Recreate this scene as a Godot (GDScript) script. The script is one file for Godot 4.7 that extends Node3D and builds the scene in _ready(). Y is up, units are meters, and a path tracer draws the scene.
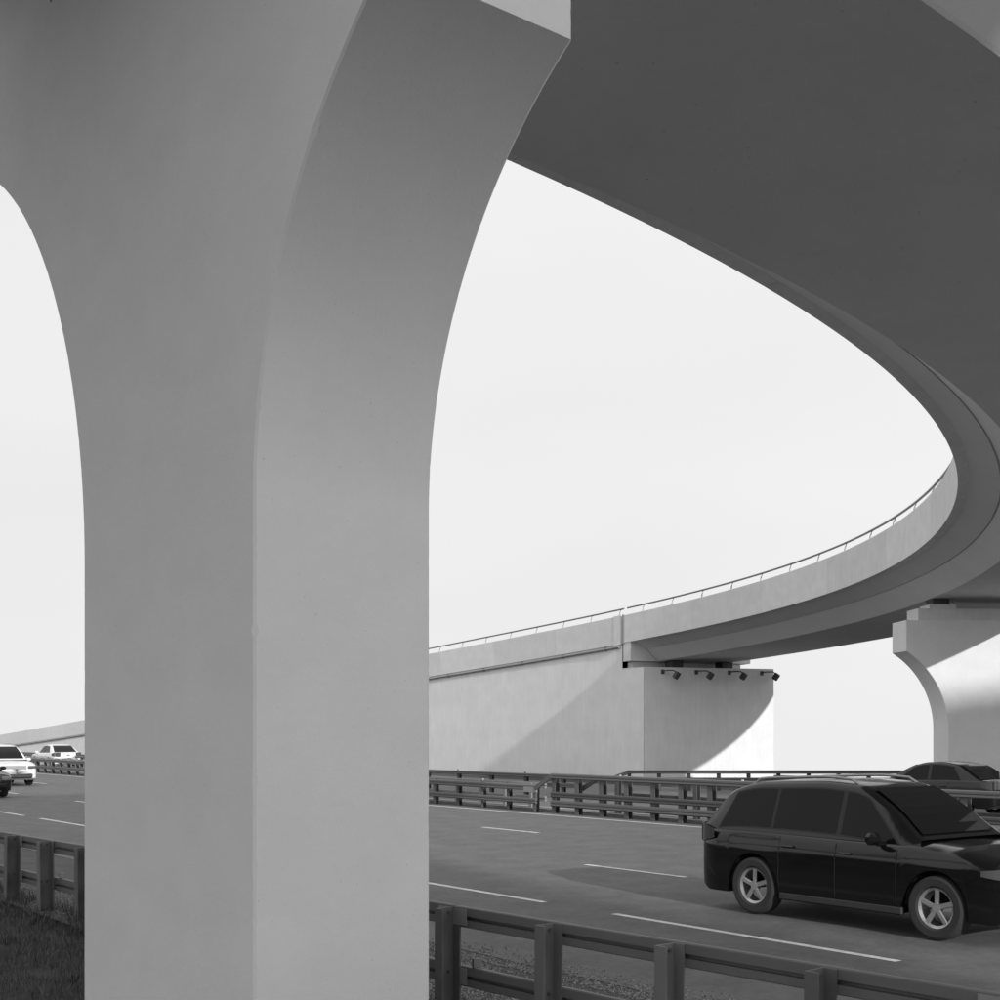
extends Node3D
# Plan coordinates: X to the right, Z away from the camera (Godot z = -Z), heights above the road.
const EYE := 2.3
const FPX := 1320.0
const HOR := 731.0
const TH := 0.64115           # direction of the road (angle of its far end left of the view axis)
const SUN_AZ := -27.3
const SUN_EL := 17.0

var M := {}
var rng := RandomNumberGenerator.new()
var noi := FastNoiseLite.new()
var taken := {}
# ramp alignment
var ds := 0.25
var s0 := -90.0
var px := PackedFloat64Array()
var pz := PackedFloat64Array()
var pt := PackedFloat64Array()
var ph := PackedFloat64Array()

# ------------------------------------------------------------------ small helpers
func grey(v: float) -> Color:              # linear reflectance to an sRGB grey
	return Color(v, v, v).linear_to_srgb()
func W(x: float, z: float, h: float) -> Vector3:
	return Vector3(x, h, -z)
func rd(p: float, q: float, h := 0.0) -> Vector3:   # p across the road from the camera, q along it
	return W(p * cos(TH) - q * sin(TH), p * sin(TH) + q * cos(TH), h)
func pix(x: float, y: float, h := 0.0) -> Vector2:  # plan point at height h seen at a pixel
	var z := FPX * (EYE - h) / (y - HOR)
	return Vector2((x - 500.0) * z / FPX, z)
func across(v: Vector2) -> float:
	return v.x * cos(TH) + v.y * sin(TH)
func along(v: Vector2) -> float:
	return -v.x * sin(TH) + v.y * cos(TH)
func interp(v: float, ks: Array, vs: Array) -> float:
	if v <= ks[0]:
		return vs[0]
	for i in range(1, ks.size()):
		if v <= ks[i]:
			return lerpf(vs[i - 1], vs[i], (v - ks[i - 1]) / (ks[i] - ks[i - 1]))
	return vs[-1]
func smooth_interp(v: float, ks: Array, vs: Array) -> float:
	if v <= ks[0]:
		return vs[0]
	for i in range(1, ks.size()):
		if v <= ks[i]:
			return lerpf(vs[i - 1], vs[i], smoothstep(0.0, 1.0, (v - ks[i - 1]) / (ks[i] - ks[i - 1])))
	return vs[-1]

func ST() -> SurfaceTool:
	var st := SurfaceTool.new()
	st.begin(Mesh.PRIMITIVE_TRIANGLES)
	return st
func tri(st: SurfaceTool, a: Vector3, b: Vector3, c: Vector3) -> void:
	var n := (c - a).cross(b - a).normalized()
	for v in [a, b, c]:
		st.set_normal(n)
		st.set_uv(Vector2(v.x, v.z))
		st.add_vertex(v)
func quad(st: SurfaceTool, a: Vector3, b: Vector3, c: Vector3, d: Vector3) -> void:
	var n := (c - a).cross(b - a).normalized()
	if (c - a).cross(b - a).length() < 1e-9:
		n = (d - a).cross(c - a).normalized()
	for v in [a, b, c, a, c, d]:
		st.set_normal(n)
		st.set_uv(Vector2(v.x, v.z))
		st.add_vertex(v)
func quadn(st: SurfaceTool, vs: Array, ns: Array) -> void:
	for i in [0, 1, 2, 0, 2, 3]:
		st.set_normal(ns[i])
		st.set_uv(Vector2(vs[i].x, vs[i].z))
		st.add_vertex(vs[i])
# box with chamfered edges, given centre, size and basis
func bbox(st: SurfaceTool, c: Vector3, s: Vector3, ch := 0.0, b := Basis()) -> void:
	var h := s * 0.5
	var k := minf(ch, minf(h.x, minf(h.y, h.z)) * 0.9)
	if k <= 0.0:
		for ax in 3:
			for sg in [-1.0, 1.0]:
				var n := Vector3.ZERO
				n[ax] = sg
				var u := Vector3.ZERO
				u[(ax + 1) % 3] = sg
				var w := Vector3.ZERO
				w[(ax + 2) % 3] = 1.0
				var o := c + b * (n * h)
				quad(st, o + b * ((-u - w) * h), o + b * ((-u + w) * h), o + b * ((u + w) * h), o + b * ((u - w) * h))
		return
	# faces
	for ax in 3:
		var a1 := (ax + 1) % 3
		var a2 := (ax + 2) % 3
		for sg in [-1.0, 1.0]:
			var pts := []
			for q in [[-1, -1], [-1, 1], [1, 1], [1, -1]]:
				var v := Vector3.ZERO
				v[ax] = sg * h[ax]
				v[a1] = q[0] * (h[a1] - k) * sg
				v[a2] = q[1] * (h[a2] - k)
				pts.append(c + b * v)
			quad(st, pts[0], pts[1], pts[2], pts[3])
		# edges parallel to ax
		for s1 in [-1.0, 1.0]:
			for s2 in [-1.0, 1.0]:
				var e := []
				for q in [[-1, 0], [-1, 1], [1, 1], [1, 0]]:
					var v := Vector3.ZERO
					v[ax] = q[0] * (h[ax] - k)
					v[a1] = s1 * (h[a1] - (k if q[1] == 1 else 0.0))
					v[a2] = s2 * (h[a2] - (0.0 if q[1] == 1 else k))
					e.append(c + b * v)
				if s1 * s2 > 0:
					quad(st, e[0], e[1], e[2], e[3])
				else:
					quad(st, e[3], e[2], e[1], e[0])
	for sx in [-1.0, 1.0]:
		for sy in [-1.0, 1.0]:
			for sz in [-1.0, 1.0]:
				var sg := Vector3(sx, sy, sz)
				var p1 := c + b * (sg * Vector3(h.x, h.y - k, h.z - k))
				var p2 := c + b * (sg * Vector3(h.x - k, h.y, h.z - k))
				var p3 := c + b * (sg * Vector3(h.x - k, h.y - k, h.z))
				if sx * sy * sz > 0:
					tri(st, p1, p3, p2)
				else:
					tri(st, p1, p2, p3)
func tube(st: SurfaceTool, pts: Array, r: float, n := 10, caps := true) -> void:
	var rings := []
	for i in pts.size():
		var d: Vector3
		if i == 0:
			d = pts[1] - pts[0]
		elif i == pts.size() - 1:
			d = pts[i] - pts[i - 1]
		else:
			d = pts[i + 1] - pts[i - 1]
		d = d.normalized()
		var ref := Vector3.UP if absf(d.y) < 0.95 else Vector3.RIGHT
		var u := d.cross(ref).normalized()
		var v := u.cross(d).normalized()
		var ring := []
		for k in n:
			var a := TAU * k / n
			ring.append([pts[i] + (u * cos(a) + v * sin(a)) * r, u * cos(a) + v * sin(a)])
		rings.append(ring)
	for i in pts.size() - 1:
		for k in n:
			var k2 := (k + 1) % n
			var a: Array = rings[i][k]
			var b: Array = rings[i + 1][k]
			var c: Array = rings[i + 1][k2]
			var d2: Array = rings[i][k2]
			quadn(st, [a[0], d2[0], c[0], b[0]], [a[1], d2[1], c[1], b[1]])
	if caps:
		for e in [0, pts.size() - 1]:
			for k in n:
				tri(st, pts[e], rings[e][k][0], rings[e][(k + 1) % n][0])
# a closed outline in the local x/y plane of a frame, pushed along local z
func extrude(st: SurfaceTool, outline: Array, z0: float, z1: float, fr := Transform3D()) -> void:
	var n := outline.size()
	for i in n:
		var a: Vector2 = outline[i]
		var b: Vector2 = outline[(i + 1) % n]
		quad(st, fr * Vector3(a.x, a.y, z0), fr * Vector3(b.x, b.y, z0), fr * Vector3(b.x, b.y, z1), fr * Vector3(a.x, a.y, z1))
	var t := Geometry2D.triangulate_polygon(PackedVector2Array(outline))
	for i in range(0, t.size(), 3):
		for z in [z0, z1]:
			var o := []
			for k in 3:
				var v: Vector2 = outline[t[i + k]]
				o.append(fr * Vector3(v.x, v.y, z))
			if z == z0:
				tri(st, o[0], o[1], o[2])
			else:
				tri(st, o[0], o[2], o[1])

func mesh(st: SurfaceTool, mat: Material) -> ArrayMesh:
	st.set_material(mat)
	return st.commit()
func put(called: String, m: Mesh, parent: Node = null, at := Transform3D()) -> MeshInstance3D:
	var o := MeshInstance3D.new()
	o.mesh = m
	o.transform = at
	o.cast_shadow = GeometryInstance3D.SHADOW_CASTING_SETTING_ON
	if parent == null:
		o.name = numbered(called)
		add_child(o)
	else:
		o.name = called
		parent.add_child(o, true)
	return o
func obj(called: String, st: SurfaceTool, mat: Material, parent: Node = null, at := Transform3D()) -> MeshInstance3D:
	return put(called, mesh(st, mat), parent, at)
func numbered(n: String) -> String:
	if not taken.has(n):
		taken[n] = 0
		return n
	taken[n] += 1
	return "%s_%03d" % [n, taken[n]]
func thing(called: String, label: String, category: String, at := Transform3D(), group := "") -> Node3D:
	var o := Node3D.new()
	o.name = numbered(called)
	add_child(o)
	o.transform = at
	tag(o, label, category, group)
	return o
func tag(o: Node, label: String, category: String, group := "") -> void:
	o.set_meta("label", label)
	o.set_meta("category", category)
	if group != "":
		o.set_meta("group", group)
func structure(o: Node, label: String, category: String) -> void:
	o.set_meta("kind", "structure")
	tag(o, label, category)

# ------------------------------------------------------------------ textures and materials
# grey texture: list of [freq x, freq y, weight, octaves, seed]; values 0..1 round 0.5, tiles
func layers_image(n: int, layers: Array, contrast := 1.0) -> Image:
	var acc := PackedFloat32Array()
	acc.resize(n * n)
	for L in layers:
		var f := FastNoiseLite.new()
		f.noise_type = FastNoiseLite.TYPE_SIMPLEX_SMOOTH
		f.seed = L[4]
		f.frequency = 1.0
		f.fractal_type = FastNoiseLite.FRACTAL_FBM
		f.fractal_octaves = L[3]
		f.frequency = L[0] / n
		# seamless image is isotropic: stretch by sampling rows
		var im := f.get_seamless_image(n, n, false, false, 0.2, true)
		var dat := im.get_data()
		var st: float = L[1]
		for y in n:
			var yy := int(y * st) % n if st < 1.0 else y
			if st < 1.0:
				# mirror so that the stretched rows still tile
				var t := absf(2.0 * y / n - 1.0)
				yy = int(t * n * st * 0.5) % n
			for x in n:
				acc[y * n + x] += (dat[yy * n + x] / 255.0 - 0.5) * L[2]
	var out := PackedByteArray()
	out.resize(n * n)
	for i in n * n:
		out[i] = int(clampf(0.5 + acc[i] * contrast, 0.0, 1.0) * 255.0)
	return Image.create_from_data(n, n, false, Image.FORMAT_L8, out)
# tone texture: mean brightness near white so that albedo_color sets the tone
func tone(img: Image, spread: float, pits := 0, seed_ := 1) -> ImageTexture:
	var n := img.get_width()
	var src := img.get_data()
	var out := PackedByteArray()
	out.resize(n * n * 3)
	for i in n * n:
		var v := clampf(0.86 + (src[i] / 255.0 - 0.5) * spread, 0.0, 1.0)
		var b := int(v * 255.0)
		out[i * 3] = b
		out[i * 3 + 1] = b
		out[i * 3 + 2] = b
	var r := RandomNumberGenerator.new()
	r.seed = seed_
	var im := Image.create_from_data(n, n, false, Image.FORMAT_RGB8, out)
	for k in pits:
		var x := r.randi_range(2, n - 4)
		var y := r.randi_range(2, n - 4)
		var g := r.randf_range(0.55, 0.75)
		for dx in r.randi_range(1, 2):
			for dy in r.randi_range(1, 2):
				im.set_pixel(x + dx, y + dy, Color(g, g, g))
	im.generate_mipmaps()
	return ImageTexture.create_from_image(im)
func bump(img: Image, k: float) -> ImageTexture:
	var im := img.duplicate() as Image
	im.convert(Image.FORMAT_RGBA8)
	im.bump_map_to_normal_map(k)
	im.generate_mipmaps()
	return ImageTexture.create_from_image(im)
func mat(v: float, rough: float, metal := 0.0) -> StandardMaterial3D:
	var m := StandardMaterial3D.new()
	m.albedo_color = grey(v)
	m.roughness = rough
	m.metallic = metal
	return m
func tmat(v: float, rough: float, tx: Texture2D, scale: float, nm: Texture2D = null, nk := 0.5) -> StandardMaterial3D:
	var m := mat(v / 0.71, rough)      # the texture's mean of 0.86 is 0.71 linear
	m.albedo_texture = tx
	m.uv1_triplanar = true
	m.uv1_world_triplanar = true
	m.uv1_scale = Vector3.ONE * scale
	if nm:
		m.normal_enabled = true
		m.normal_texture = nm
		m.normal_scale = nk
	return m

func make_materials() -> void:
	var ci := layers_image(1024, [[5.0, 1.0, 0.8, 4, 3], [40.0, 1.0, 0.35, 3, 7], [260.0, 1.0, 0.5, 2, 11]])
	var wi := layers_image(1024, [[34.0, 0.12, 0.7, 2, 21], [6.0, 1.0, 0.8, 3, 5], [150.0, 1.0, 0.25, 2, 9]])
	var ai := layers_image(1024, [[330.0, 1.0, 1.3, 2, 31], [30.0, 1.0, 0.4, 3, 37], [5.0, 1.0, 0.5, 3, 39]])
	var ct := tone(ci, 0.042, 200, 5)
	var cn := bump(ci, 2.0)
	var wt := tone(wi, 0.055, 40, 6)
	var at := tone(ai, 0.30)
	var an := bump(ai, 6.0)
	M.pier = tmat(0.70, 0.9, ct, 0.27, cn, 0.35)
	M.pier_far = tmat(0.70, 0.9, ct, 0.22, cn, 0.3)
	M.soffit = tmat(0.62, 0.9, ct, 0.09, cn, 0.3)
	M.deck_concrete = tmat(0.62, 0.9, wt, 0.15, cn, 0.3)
	M.para = [tmat(0.69, 0.9, wt, 0.21, cn, 0.3), tmat(0.67, 0.9, wt, 0.17, cn, 0.3), tmat(0.72, 0.9, wt, 0.24, cn, 0.3)]
	M.wall = tmat(0.76, 0.9, wt, 0.12, cn, 0.3)
	M.abut = tmat(0.70, 0.9, wt, 0.13, cn, 0.3)
	M.asphalt = tmat(0.112 / 0.8, 0.86, at, 0.22)
	M.asphalt.vertex_color_use_as_albedo = true
	M.paint = tmat(0.62, 0.7, at, 0.6)
	M.soil = tmat(0.045, 0.95, at, 0.31, an, 0.8)
	M.ground = tmat(0.045, 0.95, at, 0.13, an, 0.8)
	M.rail = tmat(0.135, 0.55, ct, 0.9)
	M.rail.metallic = 0.25
	M.rail_pale = tmat(0.27, 0.5, ct, 0.9)
	M.rail_pale.metallic = 0.25
	M.rail_dark = tmat(0.07, 0.6, ct, 0.9)
	M.post = [tmat(0.12, 0.6, ct, 1.1), tmat(0.145, 0.55, ct, 0.8), tmat(0.10, 0.6, ct, 1.0)]
	M.galv = tmat(0.30, 0.45, ct, 0.7)
	M.galv.metallic = 0.4
	M.handrail = mat(0.20, 0.45, 0.4)
	M.white_refl = mat(0.8, 0.3)
	M.black = mat(0.02, 0.7)
	M.rubber = mat(0.03, 0.85)
	M.bearing = mat(0.06, 0.8)
	M.lamp_body = mat(0.06, 0.5)
	M.blade = mat(0.055, 0.8)
	M.blade.vertex_color_use_as_albedo = true
	M.blade.albedo_color = Color.WHITE
	M.stone = mat(0.3, 0.9)
	M.stone.vertex_color_use_as_albedo = true
	M.stone.albedo_color = Color.WHITE
	M.verge = tmat(0.095, 0.95, at, 0.31, an, 0.8)
	M.glass = mat(0.006, 0.03)
	M.glass.metallic_specular = 0.3
	M.facade = tmat(0.4, 0.9, wt, 0.1)

# ------------------------------------------------------------------ ramp alignment
func make_path() -> void:
	var kk := [-40.0, 0.0, 25.0, 45.0, 60.0, 75.0, 95.0, 250.0]
	var kv := [-0.0223, -0.0223, -0.0247, -0.0278, -0.0163, -0.0023, -0.0002, -0.0024]
	var hk := [-90.0, -40.0, 0.0, 30.0, 60.0, 90.0, 130.0, 250.0]
	var hv := [10.0, 7.972, 6.3434, 5.122, 3.7967, 2.2546, -0.0131, -6.9184]
	var n := int((250.0 - s0) / ds) + 1
	var i0 := int(-s0 / ds)
	for a in [px, pz, pt, ph]:
		a.resize(n)
	var th := 0.0
	var x := 0.0
	var z := 0.0
	for i in n:
		th += interp(s0 + i * ds, kk, kv) * ds
		pt[i] = th
	var th0 := pt[i0]
	for i in n:
		pt[i] += 0.99 - th0
		x += sin(pt[i]) * ds
		z += cos(pt[i]) * ds
		px[i] = x
		pz[i] = z
	var x0 := px[i0]
	var z0 := pz[i0]
	for i in n:
		px[i] += -1.7997 - x0
		pz[i] += 9.9996 - z0
		ph[i] = smooth_height(s0 + i * ds, hk, hv) + EYE
func smooth_height(s: float, hk: Array, hv: Array) -> float:
	var t := 0.0
	for k in range(-4, 5):
		t += interp(s + k * 3.0, hk, hv)
	return t / 9.0
# o to the right of the alignment, dh above the girder's underside
func R(s: float, o: float, dh: float) -> Vector3:
	var f := clampf((s - s0) / ds, 0.0, px.size() - 1.001)
	var i := int(f)
	var t := f - i
	var th := lerpf(pt[i], pt[i + 1], t)
	return W(lerpf(px[i], px[i + 1], t) + o * cos(th), lerpf(pz[i], pz[i + 1], t) - o * sin(th), lerpf(ph[i], ph[i + 1], t) + dh + 0.0035 * o)
func head(s: float) -> float:
	return pt[int((s - s0) / ds)]
func hb(s: float) -> float:
	return R(s, 0, 0).y
# sweep a profile [offset, height] along the ramp; closed outline with end caps
func sweep(st: SurfaceTool, prof: Array, sa: float, sb: float, step: float) -> void:
	var n := maxi(1, int(ceil((sb - sa) / step)))
	var m := prof.size()
	for e in m:
		var a: Vector2 = prof[e]
		var b: Vector2 = prof[(e + 1) % m]
		for i in n:
			var u := sa + (sb - sa) * i / n
			var v := sa + (sb - sa) * (i + 1) / n
			var P := [R(u, a.x, a.y), R(u, b.x, b.y), R(v, b.x, b.y), R(v, a.x, a.y)]
			var N := []
			for s in [u, v]:
				var t := (R(s + 0.3, a.x, a.y) - R(s - 0.3, a.x, a.y)).normalized()
				N.append(t.cross(R(s, b.x, b.y) - R(s, a.x, a.y)).normalized())
			quadn(st, P, [N[0], N[0], N[1], N[1]])
	var t := Geometry2D.triangulate_polygon(PackedVector2Array(prof))
	for i in range(0, t.size(), 3):
		for s in [sa, sb]:
			var o := []
			for k in 3:
				o.append(R(s, prof[t[i + k]].x, prof[t[i + k]].y))
			tri(st, o[0], o[1], o[2])

# ------------------------------------------------------------------ piers
# flared pier: local x along the broad side, y up, z thickness
func pier_shape(A: Array, B: Array, b: float, ytop: float, ybase: float, chip: float) -> SurfaceTool:
	# A, B: [half width, flare radius, start height, cap height] of the two ends
	var st := ST()
	var hs := []
	var y := ybase
	while y < ytop - 0.02:
		hs.append(y)
		y += 0.025
	hs.append(ytop)
	for c in [A[3], B[3]]:
		hs.append(c - 0.0005)
		hs.append(c + 0.0005)
	hs.sort()
	var loops := []
	for h in hs:
		var t: float = b * 0.5
		var wa := _flare(h, A)
		var wb := _flare(h, B)
		var c := []
		for k in 4:
			c.append(0.016 + (chip if k == 1 else chip * 0.25) * maxf(0.0, noi.get_noise_2d(h * 420.0, k * 77.0) - 0.25) * 0.05)
		var l := [Vector3(-wa + c[0], h, t), Vector3(wb - c[1], h, t), Vector3(wb, h, t - c[1]), Vector3(wb, h, -t + c[2]),
			Vector3(wb - c[2], h, -t), Vector3(-wa + c[3], h, -t), Vector3(-wa, h, -t + c[3]), Vector3(-wa, h, t - c[0])]
		var na := Vector3(-1, -_slope(h, A), 0).normalized()
		var nb := Vector3(1, -_slope(h, B), 0).normalized()
		loops.append([l, [Vector3(0, 0, 1), (nb + Vector3(0, 0, 1)).normalized(), nb, (nb - Vector3(0, 0, 1)).normalized(),
			Vector3(0, 0, -1), (na - Vector3(0, 0, 1)).normalized(), na, (na + Vector3(0, 0, 1)).normalized()]])
	for i in loops.size() - 1:
		for k in 8:
			var k2 := (k + 1) % 8
			quadn(st, [loops[i][0][k], loops[i + 1][0][k], loops[i + 1][0][k2], loops[i][0][k2]],
				[loops[i][1][k], loops[i + 1][1][k], loops[i + 1][1][k], loops[i][1][k]])
	var top: Array = loops[-1][0]
	for k in range(1, 7):
		tri(st, top[0], top[k], top[k + 1])
	return st
func _flare(h: float, E: Array) -> float:
	var t := clampf(minf(h, E[3]) - E[2], 0.0, E[1] * 0.97)
	return E[0] + E[1] - sqrt(E[1] * E[1] - t * t)
func _slope(h: float, E: Array) -> float:
	if h > E[3]:
		return 0.0
	var t := clampf(h - E[2], 0.0, E[1] * 0.97)
	return t / sqrt(E[1] * E[1] - t * t)
# ang: turn of the broad side; the pier's front (local +z) looks back to the camera
func pier(label: String, x: float, z: float, dirx: Vector2, A: Array, B: Array, ytop: float, soffit: float, m: Material, chip: float, shelf := 0.0) -> Node3D:
	var bx := Vector3(dirx.x, 0, -dirx.y).normalized()
	var bz := bx.cross(Vector3.UP)
	var o := thing("bridge_pier", label, "pier", Transform3D(Basis(bx, Vector3.UP, bz), W(x, z, 0)), "piers carrying the curved ramp")
	obj("column", pier_shape(A, B, 1.354, ytop, -0.6, chip), m, o)
	if shelf > 0.0:
		var sh := ST()
		bbox(sh, Vector3(0.1, ytop + shelf * 0.5, 0), Vector3(5.0, shelf, 1.05), 0.015)
		obj("bearing_shelf", sh, M.deck_concrete, o)
		ytop += shelf
	var gap := soffit - ytop
	for sx in [-1.5, 1.55]:
		var st := ST()
		bbox(st, Vector3(sx, ytop + gap * 0.2, 0), Vector3(0.95, gap * 0.4, 0.9), 0.01)
		obj("plinth", st, M.deck_concrete, o)
		st = ST()
		bbox(st, Vector3(sx, ytop + gap * 0.7, 0), Vector3(0.6, gap * 0.6, 0.6), 0.01)
		obj("bearing", st, M.bearing, o)
	return o

# ------------------------------------------------------------------ guardrails
func beam_profile(h: float, depth: float, flip: float) -> Array:
	# a folded steel beam: two ribs with a deep groove between
	var k := h * 0.5
	var pts := [Vector2(0.12, k), Vector2(0.55, k), Vector2(1.0, k * 0.70), Vector2(1.0, k * 0.14), Vector2(0.72, 0.02 * k), Vector2(0.72, -0.16 * k),
		Vector2(0.95, -0.26 * k), Vector2(1.0, -0.72 * k), Vector2(0.6, -k), Vector2(0.1, -k), Vector2(0.0, -0.92 * k), Vector2(0.0, -0.26 * k), Vector2(0.62, -0.26 * k), Vector2(0.62, 0.10 * k), Vector2(0.0, 0.12 * k), Vector2(0.0, 0.90 * k)]
	var o := []
	for p in pts:
		o.append(Vector2(p.x * depth * flip, p.y))
	if flip < 0:
		o.reverse()
	return o
func beam_mesh(length: float, h: float, m: Material, flip: float) -> ArrayMesh:
	# along local x; profile in (z,y)
	var st := ST()
	var fr := Transform3D(Basis(Vector3(0, 0, 1), Vector3(0, 1, 0), Vector3(1, 0, 0)), Vector3.ZERO)
	extrude(st, beam_profile(h, 0.075, flip), 0.0, length, fr)
	return mesh(st, m)
func post_mesh(h: float, w: float, d: float, m: Material) -> ArrayMesh:
	# channel section open towards +x
	var t := 0.014
	var o := [Vector2(-w * 0.5, -d * 0.5), Vector2(w * 0.5, -d * 0.5), Vector2(w * 0.5, -d * 0.5 + t), Vector2(-w * 0.5 + t, -d * 0.5 + t),
		Vector2(-w * 0.5 + t, d * 0.5 - t), Vector2(w * 0.5, d * 0.5 - t), Vector2(w * 0.5, d * 0.5), Vector2(-w * 0.5, d * 0.5)]
	var st := ST()
	extrude(st, o, -0.4, h, Transform3D(Basis(Vector3(1, 0, 0), Vector3(0, 0, 1), Vector3(0, 1, 0)), Vector3.ZERO))
	return mesh(st, m)
# from plan point a to b; road_side +1: the beams stand on local +z
func guardrail(label: String, a: Vector2, b: Vector2, y: float, beams: Array, posth: float, spacing: float, pw: float, pd: float, road_side: float, mats: Array, posts: Array, opts := {}) -> Node3D:
	var va := W(a.x, a.y, y)
	var vb := W(b.x, b.y, y)
	var dx := (vb - va).normalized()
	var L := (vb - va).length()
	var o := thing("guardrail", label, "guardrail", Transform3D(Basis(dx, Vector3.UP, dx.cross(Vector3.UP)), va), opts.get("group", ""))
	var zoff := (pd * 0.5 + 0.004) * road_side
	var seg: float = opts.get("seg", 4.8)
	var ns := int(ceil(L / seg))
	for bi in beams.size():
		var bm: Array = beams[bi]
		var pm := beam_mesh(seg - 0.006, bm[1] - bm[0], mats[bi], road_side)
		var lastm := beam_mesh(L - (ns - 1) * seg, bm[1] - bm[0], mats[bi], road_side)
		for k in ns:
			var wob := noi.get_noise_2d(k * 51.0 + bi * 7, L) * 0.006
			put("beam", pm if k < ns - 1 else lastm, o, Transform3D(Basis(), Vector3(k * seg, (bm[0] + bm[1]) * 0.5 + wob, zoff)))
			if k > 0 and opts.get("splice", false):
				var st := ST()
				bbox(st, Vector3.ZERO, Vector3(0.36, (bm[1] - bm[0]) * 0.8, 0.008), 0.0)
				obj("splice_plate", st, M.galv, o, Transform3D(Basis(), Vector3(k * seg, (bm[0] + bm[1]) * 0.5 + wob, zoff - 0.007 * road_side)))
	var meshes := []
	for pmat in posts:
		meshes.append(post_mesh(posth, pw, pd, pmat))
	var bst := ST()
	tube(bst, [Vector3(0, 0, -0.012), Vector3(0, 0, 0.012)], 0.014, 6)
	var bolt := mesh(bst, M.rail_dark)
	var n := int(L / spacing)
	for k in n + 1:
		var x := 0.05 + k * spacing
		if x > L - 0.02:
			break
		var tilt := Basis.from_euler(Vector3(noi.get_noise_2d(k * 33.0, 5.0) * 0.03, 0, noi.get_noise_2d(k * 33.0, 99.0) * 0.03))
		var q := put("post", meshes[k % meshes.size()], o, Transform3D(tilt, Vector3(x, 0, 0)))
		if opts.get("bolts", false):
			for bm in beams:
				for bz in [-0.035, 0.045]:
					put("bolt", bolt, q, Transform3D(Basis(Vector3.UP, PI / 2), Vector3(-pw * 0.5 + 0.014, (bm[0] + bm[1]) * 0.5 + 0.03, bz)))
		if opts.get("studs", 0) > 0 and k % int(opts.get("studs")) == 0:
			var st := ST()
			bbox(st, Vector3(0, posth + 0.035, zoff), Vector3(0.07, 0.07, 0.03), 0.006)
			obj("reflector", st, M.white_refl if opts.get("white", false) else M.rail_dark, o, Transform3D(Basis(), Vector3(x, 0, 0)))
	return o

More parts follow.
